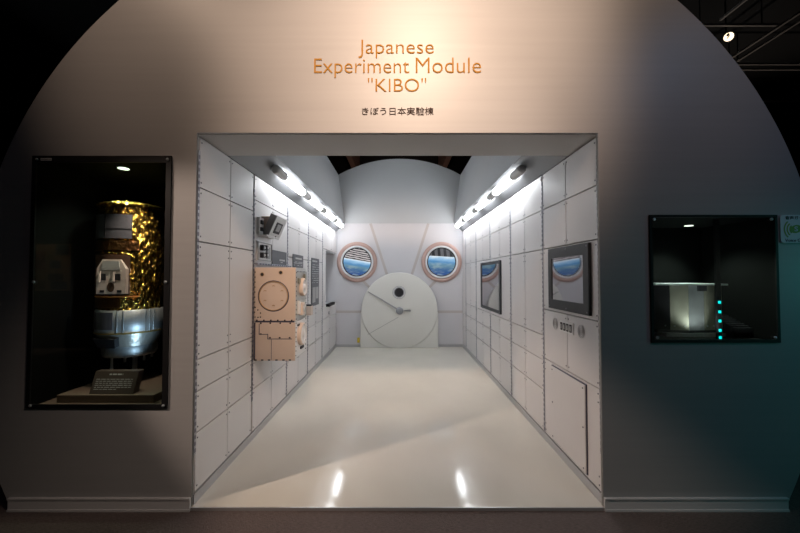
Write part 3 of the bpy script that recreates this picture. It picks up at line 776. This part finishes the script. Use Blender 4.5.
def stline(zf, a0, a1, hgt):
    x = a0
    while x < a1:
        w = random.uniform(.012, .035)
        y = .095 + .05 * (zf - .6712) / .1368
        m.prism([(x, y - .0006, zf), (min(x + w, a1), y - .0006, zf), (min(x + w, a1), y - .0006 + hgt * .365, zf + hgt), (x, y - .0006 + hgt * .365, zf + hgt)], (0, -.0006, 0)); x += w + .006
stline(.785, -1.94, -1.85, .008)
for i in range(6): stline(.758 - i * .012, -2.02, -1.775 if i < 5 else -1.87, .003)
m.build('print', None, t)

# ------------------------------------------------------------------ metal instrument box and light strip in the right case
t = thing('instrument_box', 'metal instrument box with a flat lid in the right display case', 'instrument', (2.04, .3, 1.033))
m = MB(); m.use(M_alu).box(1.765, 2.265, .17, .52, 1.385, 1.397, .002); m.build('lid', None, t)
P3 = [(1.80, .30), (1.912, .235), (2.020, .205), (2.135, .215), (2.237, .24)]
ms = (M_gask, M_olive, M_alu, M_olive)
for i in range(4):
    (xa, ya), (xb, yb) = P3[i], P3[i + 1]
    dv = Vector((xb - xa, yb - ya, 0)).normalized(); n = Vector((dv.y, -dv.x, 0))
    m = MB(); m.use(ms[i]).prism([(xa, ya, 1.072), (xb - .002, yb, 1.072), (xb - .002, yb, 1.3845), (xa, ya, 1.3845)], -n * .012)
    pz = m.build('side_panel', None, t)
    m = MB(); m.use(M_alu)
    for f_ in (.22, .78): m.cyl((xa + (xb - xa) * f_, ya + (yb - ya) * f_ - .003, 1.10), .006, .005, 'y', 8)
    m.into(pz)
m = MB(); m.use(M_gask).box(2.085, 2.14, .196, .212, 1.345, 1.383); m.build('bracket', None, t)
m = MB(); m.use(M_olive).box(2.24, 2.262, .22, .25, 1.045, 1.3845); m.build('corner_post', None, t)
m = MB(); m.use(M_alu).prism([(1.86, .20, 1.0325), (2.02, .165, 1.0325), (2.26, .19, 1.0325), (2.26, .50, 1.0325), (1.80, .50, 1.0325)], (0, 0, .022)); m.build('base_plate', None, t)
m = MB(); m.use(M_gask).prism([(1.83, .245, 1.0545), (2.02, .205, 1.0545), (2.24, .23, 1.0545), (2.24, .49, 1.0545), (1.81, .49, 1.0545)], (0, 0, .0174)); m.build('base_frame', None, t)
t = thing('light_strip', 'upright strip with five cyan lamps in front of the metal box', 'light', (2.123, .09, 1.033))
B('strip', M_black, 2.108, 2.138, .085, .10, 1.0325, 1.828, t)
for z in (1.276, 1.213, 1.153, 1.091, 1.044):
    m = MB(); m.use(M_cyan).box(2.114, 2.132, .079, .085, z - .009, z + .010, .003); m.build('lamp', None, t)
t = thing('ridged_block', 'low dark ridged block behind the cyan light strip', 'block', (2.29, .3, 1.033))
m = MB(); m.use(M_gask)
for i in range(7): m.box(2.27 , 2.40, .14 + i * .03, .155 + i * .03, 1.0325, 1.10 + i * .011)
m.box(2.27, 2.40, .14, .36, 1.0325, 1.07); m.build('fins', None, t)

# ------------------------------------------------------------------ hall ceiling tracks, spotlight, poster behind the visitor
def rail_(x0, x1, y0, y1, lb, z=5.2, m_=M_truss):
    o = MB().box(x0, x1, y0, y1, z, z + .03, 0).build('lighting_track', m_, None, None, ((x0 + x1) / 2, (y0 + y1) / 2, z)); tag(o, lb, 'ceiling track', 'ceiling tracks over the hall')
    for xx, yy in (((x0 + x1) / 2 - (x1 - x0) * .35, (y0 + y1) / 2 - (y1 - y0) * .35), ((x0 + x1) / 2 + (x1 - x0) * .35, (y0 + y1) / 2 + (y1 - y0) * .35)):
        B('hanger_rod', M_hall, xx - .006, xx + .006, yy - .006, yy + .006, z + .03, 5.75, o)
rail_(4.3, 5.66, 2.945, 2.975, 'short crosswise ceiling track just above the glowing spotlight')
rail_(5.5, 8.9, 3.93, 3.955, 'crosswise ceiling track, upper of the close pair at the right edge')
rail_(5.5, 8.9, 4.09, 4.115, 'crosswise ceiling track, lower of the close pair at the right edge')
rail_(6.5, 8.9, 5.275, 5.30, 'lowest crosswise ceiling track at the right edge')
rail_(5.765, 5.80, -1.2, 8.5, 'lengthwise ceiling track, upper of the slanting pair right of the spotlight', 5.235)
rail_(5.955, 5.99, -1.2, 8.5, 'lengthwise ceiling track, lower of the slanting pair right of the spotlight', 5.235)
rail_(4.75, 4.78, -1.2, 2.9, 'slanting ceiling track left of the glowing spotlight', 5.235)
for x, lb in ((-1.33, 'left'), (1.30, 'right')):
    o = B('ceiling_beam', M_beam, x - .07, x + .07, 5.3, 8.9, 4.58, 5.749, origin=(x, 7.4, 4.58)); tag(o, 'brown ceiling beam glimpsed above the %s end of the back wall' % lb, 'beam', 'brown ceiling beams')
t = thing('spotlight', 'glowing round spotlight on the dark hall ceiling', 'spotlight', (5.12, 3.15, 5.1))
ax = (Vector((0, -2.27, 1.45)) - Vector((5.12, 3.15, 5.165))).normalized()
mt = Matrix.Translation((5.12, 3.15, 5.165)) @ Vector((0, 0, 1)).rotation_difference(ax).to_matrix().to_4x4()
m = MB(); m.use(M_black).lathe([(0, -.16), (.055, -.16), (.062, -.05), (.066, .02), (.060, .02)], (0, 0, 0), 'z', 32, mtx=mt); m.build('housing', None, t)
m = MB(); m.use(M_spot).lathe([(.060, .01), (0, .01)], (0, 0, 0), 'z', 32, mtx=mt); m.build('lens', None, t)
m = MB(); m.use(M_black).box(-.002, .036, .012, .045, .011, .03, 0, mt).box(-.03, .02, -.006, .01, .011, .02, 0, mt); m.build('bulb_clip', None, t)
B('stem', M_black, 5.115, 5.13, 3.19, 3.205, 5.17, 5.75, t)

pb = thing('poster_board', 'photo poster board on the hall wall mirrored in the left display glass', 'poster', (-7.13, -4.99, 1.16))
B('board', mat('poster tan', (.34, .24, .13), .7), -7.53, -6.72, -4.9995, -4.97, 1.15, 2.10, pb)
for x in (-7.45, -6.80): B('leg', M_black, x - .02, x + .02, -4.9995, -4.975, -.0195, 1.15, pb)
cols = [(.10, .12, .13), (.25, .12, .09), (.12, .14, .20), (.07, .07, .07), (.20, .15, .10), (.08, .10, .14)]
for i, (a, b, c_, d_) in enumerate(((-7.0, -6.74, 1.88, 2.08), (-7.5, -7.22, 1.58, 1.95), (-7.12, -6.9, 1.6, 1.76), (-7.15, -6.85, 1.36, 1.5), (-7.5, -7.2, 1.18, 1.36), (-7.1, -6.76, 1.18, 1.34))):
    B('photo', mat('poster photo %d' % i, cols[i], .6, vary=((9, 9, 9), .6)), a, b, -4.97, -4.965, c_, d_, pb)

# ------------------------------------------------------------------ lights
def spot(name, loc, target, power, color, angle, blend, radius=.04):
    l = bpy.data.lights.new(name, 'SPOT'); l.energy = power; l.color = color; l.spot_size = D_(angle); l.spot_blend = blend; l.shadow_soft_size = radius
    o = bpy.data.objects.new(name, l); COL.objects.link(o); o.location = loc
    o.rotation_euler = (Vector(target) - Vector(loc)).to_track_quat('-Z', 'Y').to_euler(); return o
WARM = (1.0, .72, .53)
spot('title_spot', (.3, -4.2, 5.4), (.15, 0, 3.0), 1950, WARM, 35, 1.0, .2)
spot('left_wash', (-2.6, -2.2, 5.2), (-1.45, 0, 3.1), 175, WARM, 42, 1.0, .05)
spot('right_wash', (2.6, -2.2, 5.2), (1.6, 0, 3.0), 70, WARM, 50, 1.0, .05)
spot('beam_from_right', (3.0, -3.0, 5.0), (-.38, 0, 1.5), 540, (1, .77, .62), 27, 1.0, .03)
spot('beam_from_left', (-4.3, -2.0, 3.85), (.45, .5, .0), 560, (1, .77, .62), 25, .5, .03)
spot('teal_wash', (5.5, -1.4, 1.6), (2.3, 0, .8), 46, (.10, .85, .78), 50, 1.0, .2)
spot('blue_wash', (3.4, -2.4, 4.4), (1.8, 0, 1.5), 38, (.26, .56, 1.0), 56, 1.0, .2)
spot('case_lamp', (-1.945, .225, 2.205), (-2.0, .30, 1.0), 26, (.85, 1, .75), 120, .8, .03)
spot('case_front_fill', (-1.62, .09, 2.16), (-1.98, .27, 1.40), 26, (1, .84, .66), 60, .8, .02)  # added fill without a fixture, brightens the front of the spacecraft model
spot('case_low_fill', (-1.55, .07, .80), (-1.98, .3, 1.12), 5, (.55, .8, 1), 50, .8, .03)  # added cool fill from below for the silver ring, no fixture here
spot('case_lamp_small', (2.19, .38, 1.825), (2.05, .20, 1.2), 40, (.85, 1, .85), 120, .6, .03)
spot('case_small_front_fill', (2.06, .02, 1.06), (2.06, .22, 1.27), 3.2, (.9, 1, .92), 80, .6, .03)  # unseen fill added to brighten the instrument box under its lid
l = bpy.data.lights.new('hall_fill', 'AREA'); l.shape = 'RECTANGLE'; l.size = 5; l.size_y = 1.2; l.energy = 5; l.color = (.85, .82, 1)  # unseen broad fill, added to lift the dark front board
o = bpy.data.objects.new('hall_fill', l); COL.objects.link(o); o.location = (0, -3.8, 5.7)
spot('poster_fill', (-6.5, -3.6, 4.5), (-7.1, -5, 1.6), 260, (1, .75, .5), 40, .6, .05)  # unseen source added so the poster shows as a reflection in the glass
spot('rear_beam_fill', (0, 7.6, 2.4), (0, 7.3, 5.7), 60, (1, .72, .55), 120, .8, .1)  # hidden source added behind the module to bring out the ceiling beams
spot('track_fill', (6.5, 5.0, 3.0), (6.2, 3.5, 5.2), 40, (1, .85, .7), 120, .8, .1)  # unseen source added below the ceiling tracks to make them visible

w = bpy.data.worlds.new('world'); S.world = w; w.use_nodes = True
w.node_tree.nodes['Background'].inputs[0].default_value = (.6, .65, .8, 1); w.node_tree.nodes['Background'].inputs[1].default_value = .02
S.cycles.use_denoising = True
S.cycles.max_bounces = 8
S.cycles.sample_clamp_indirect = 6
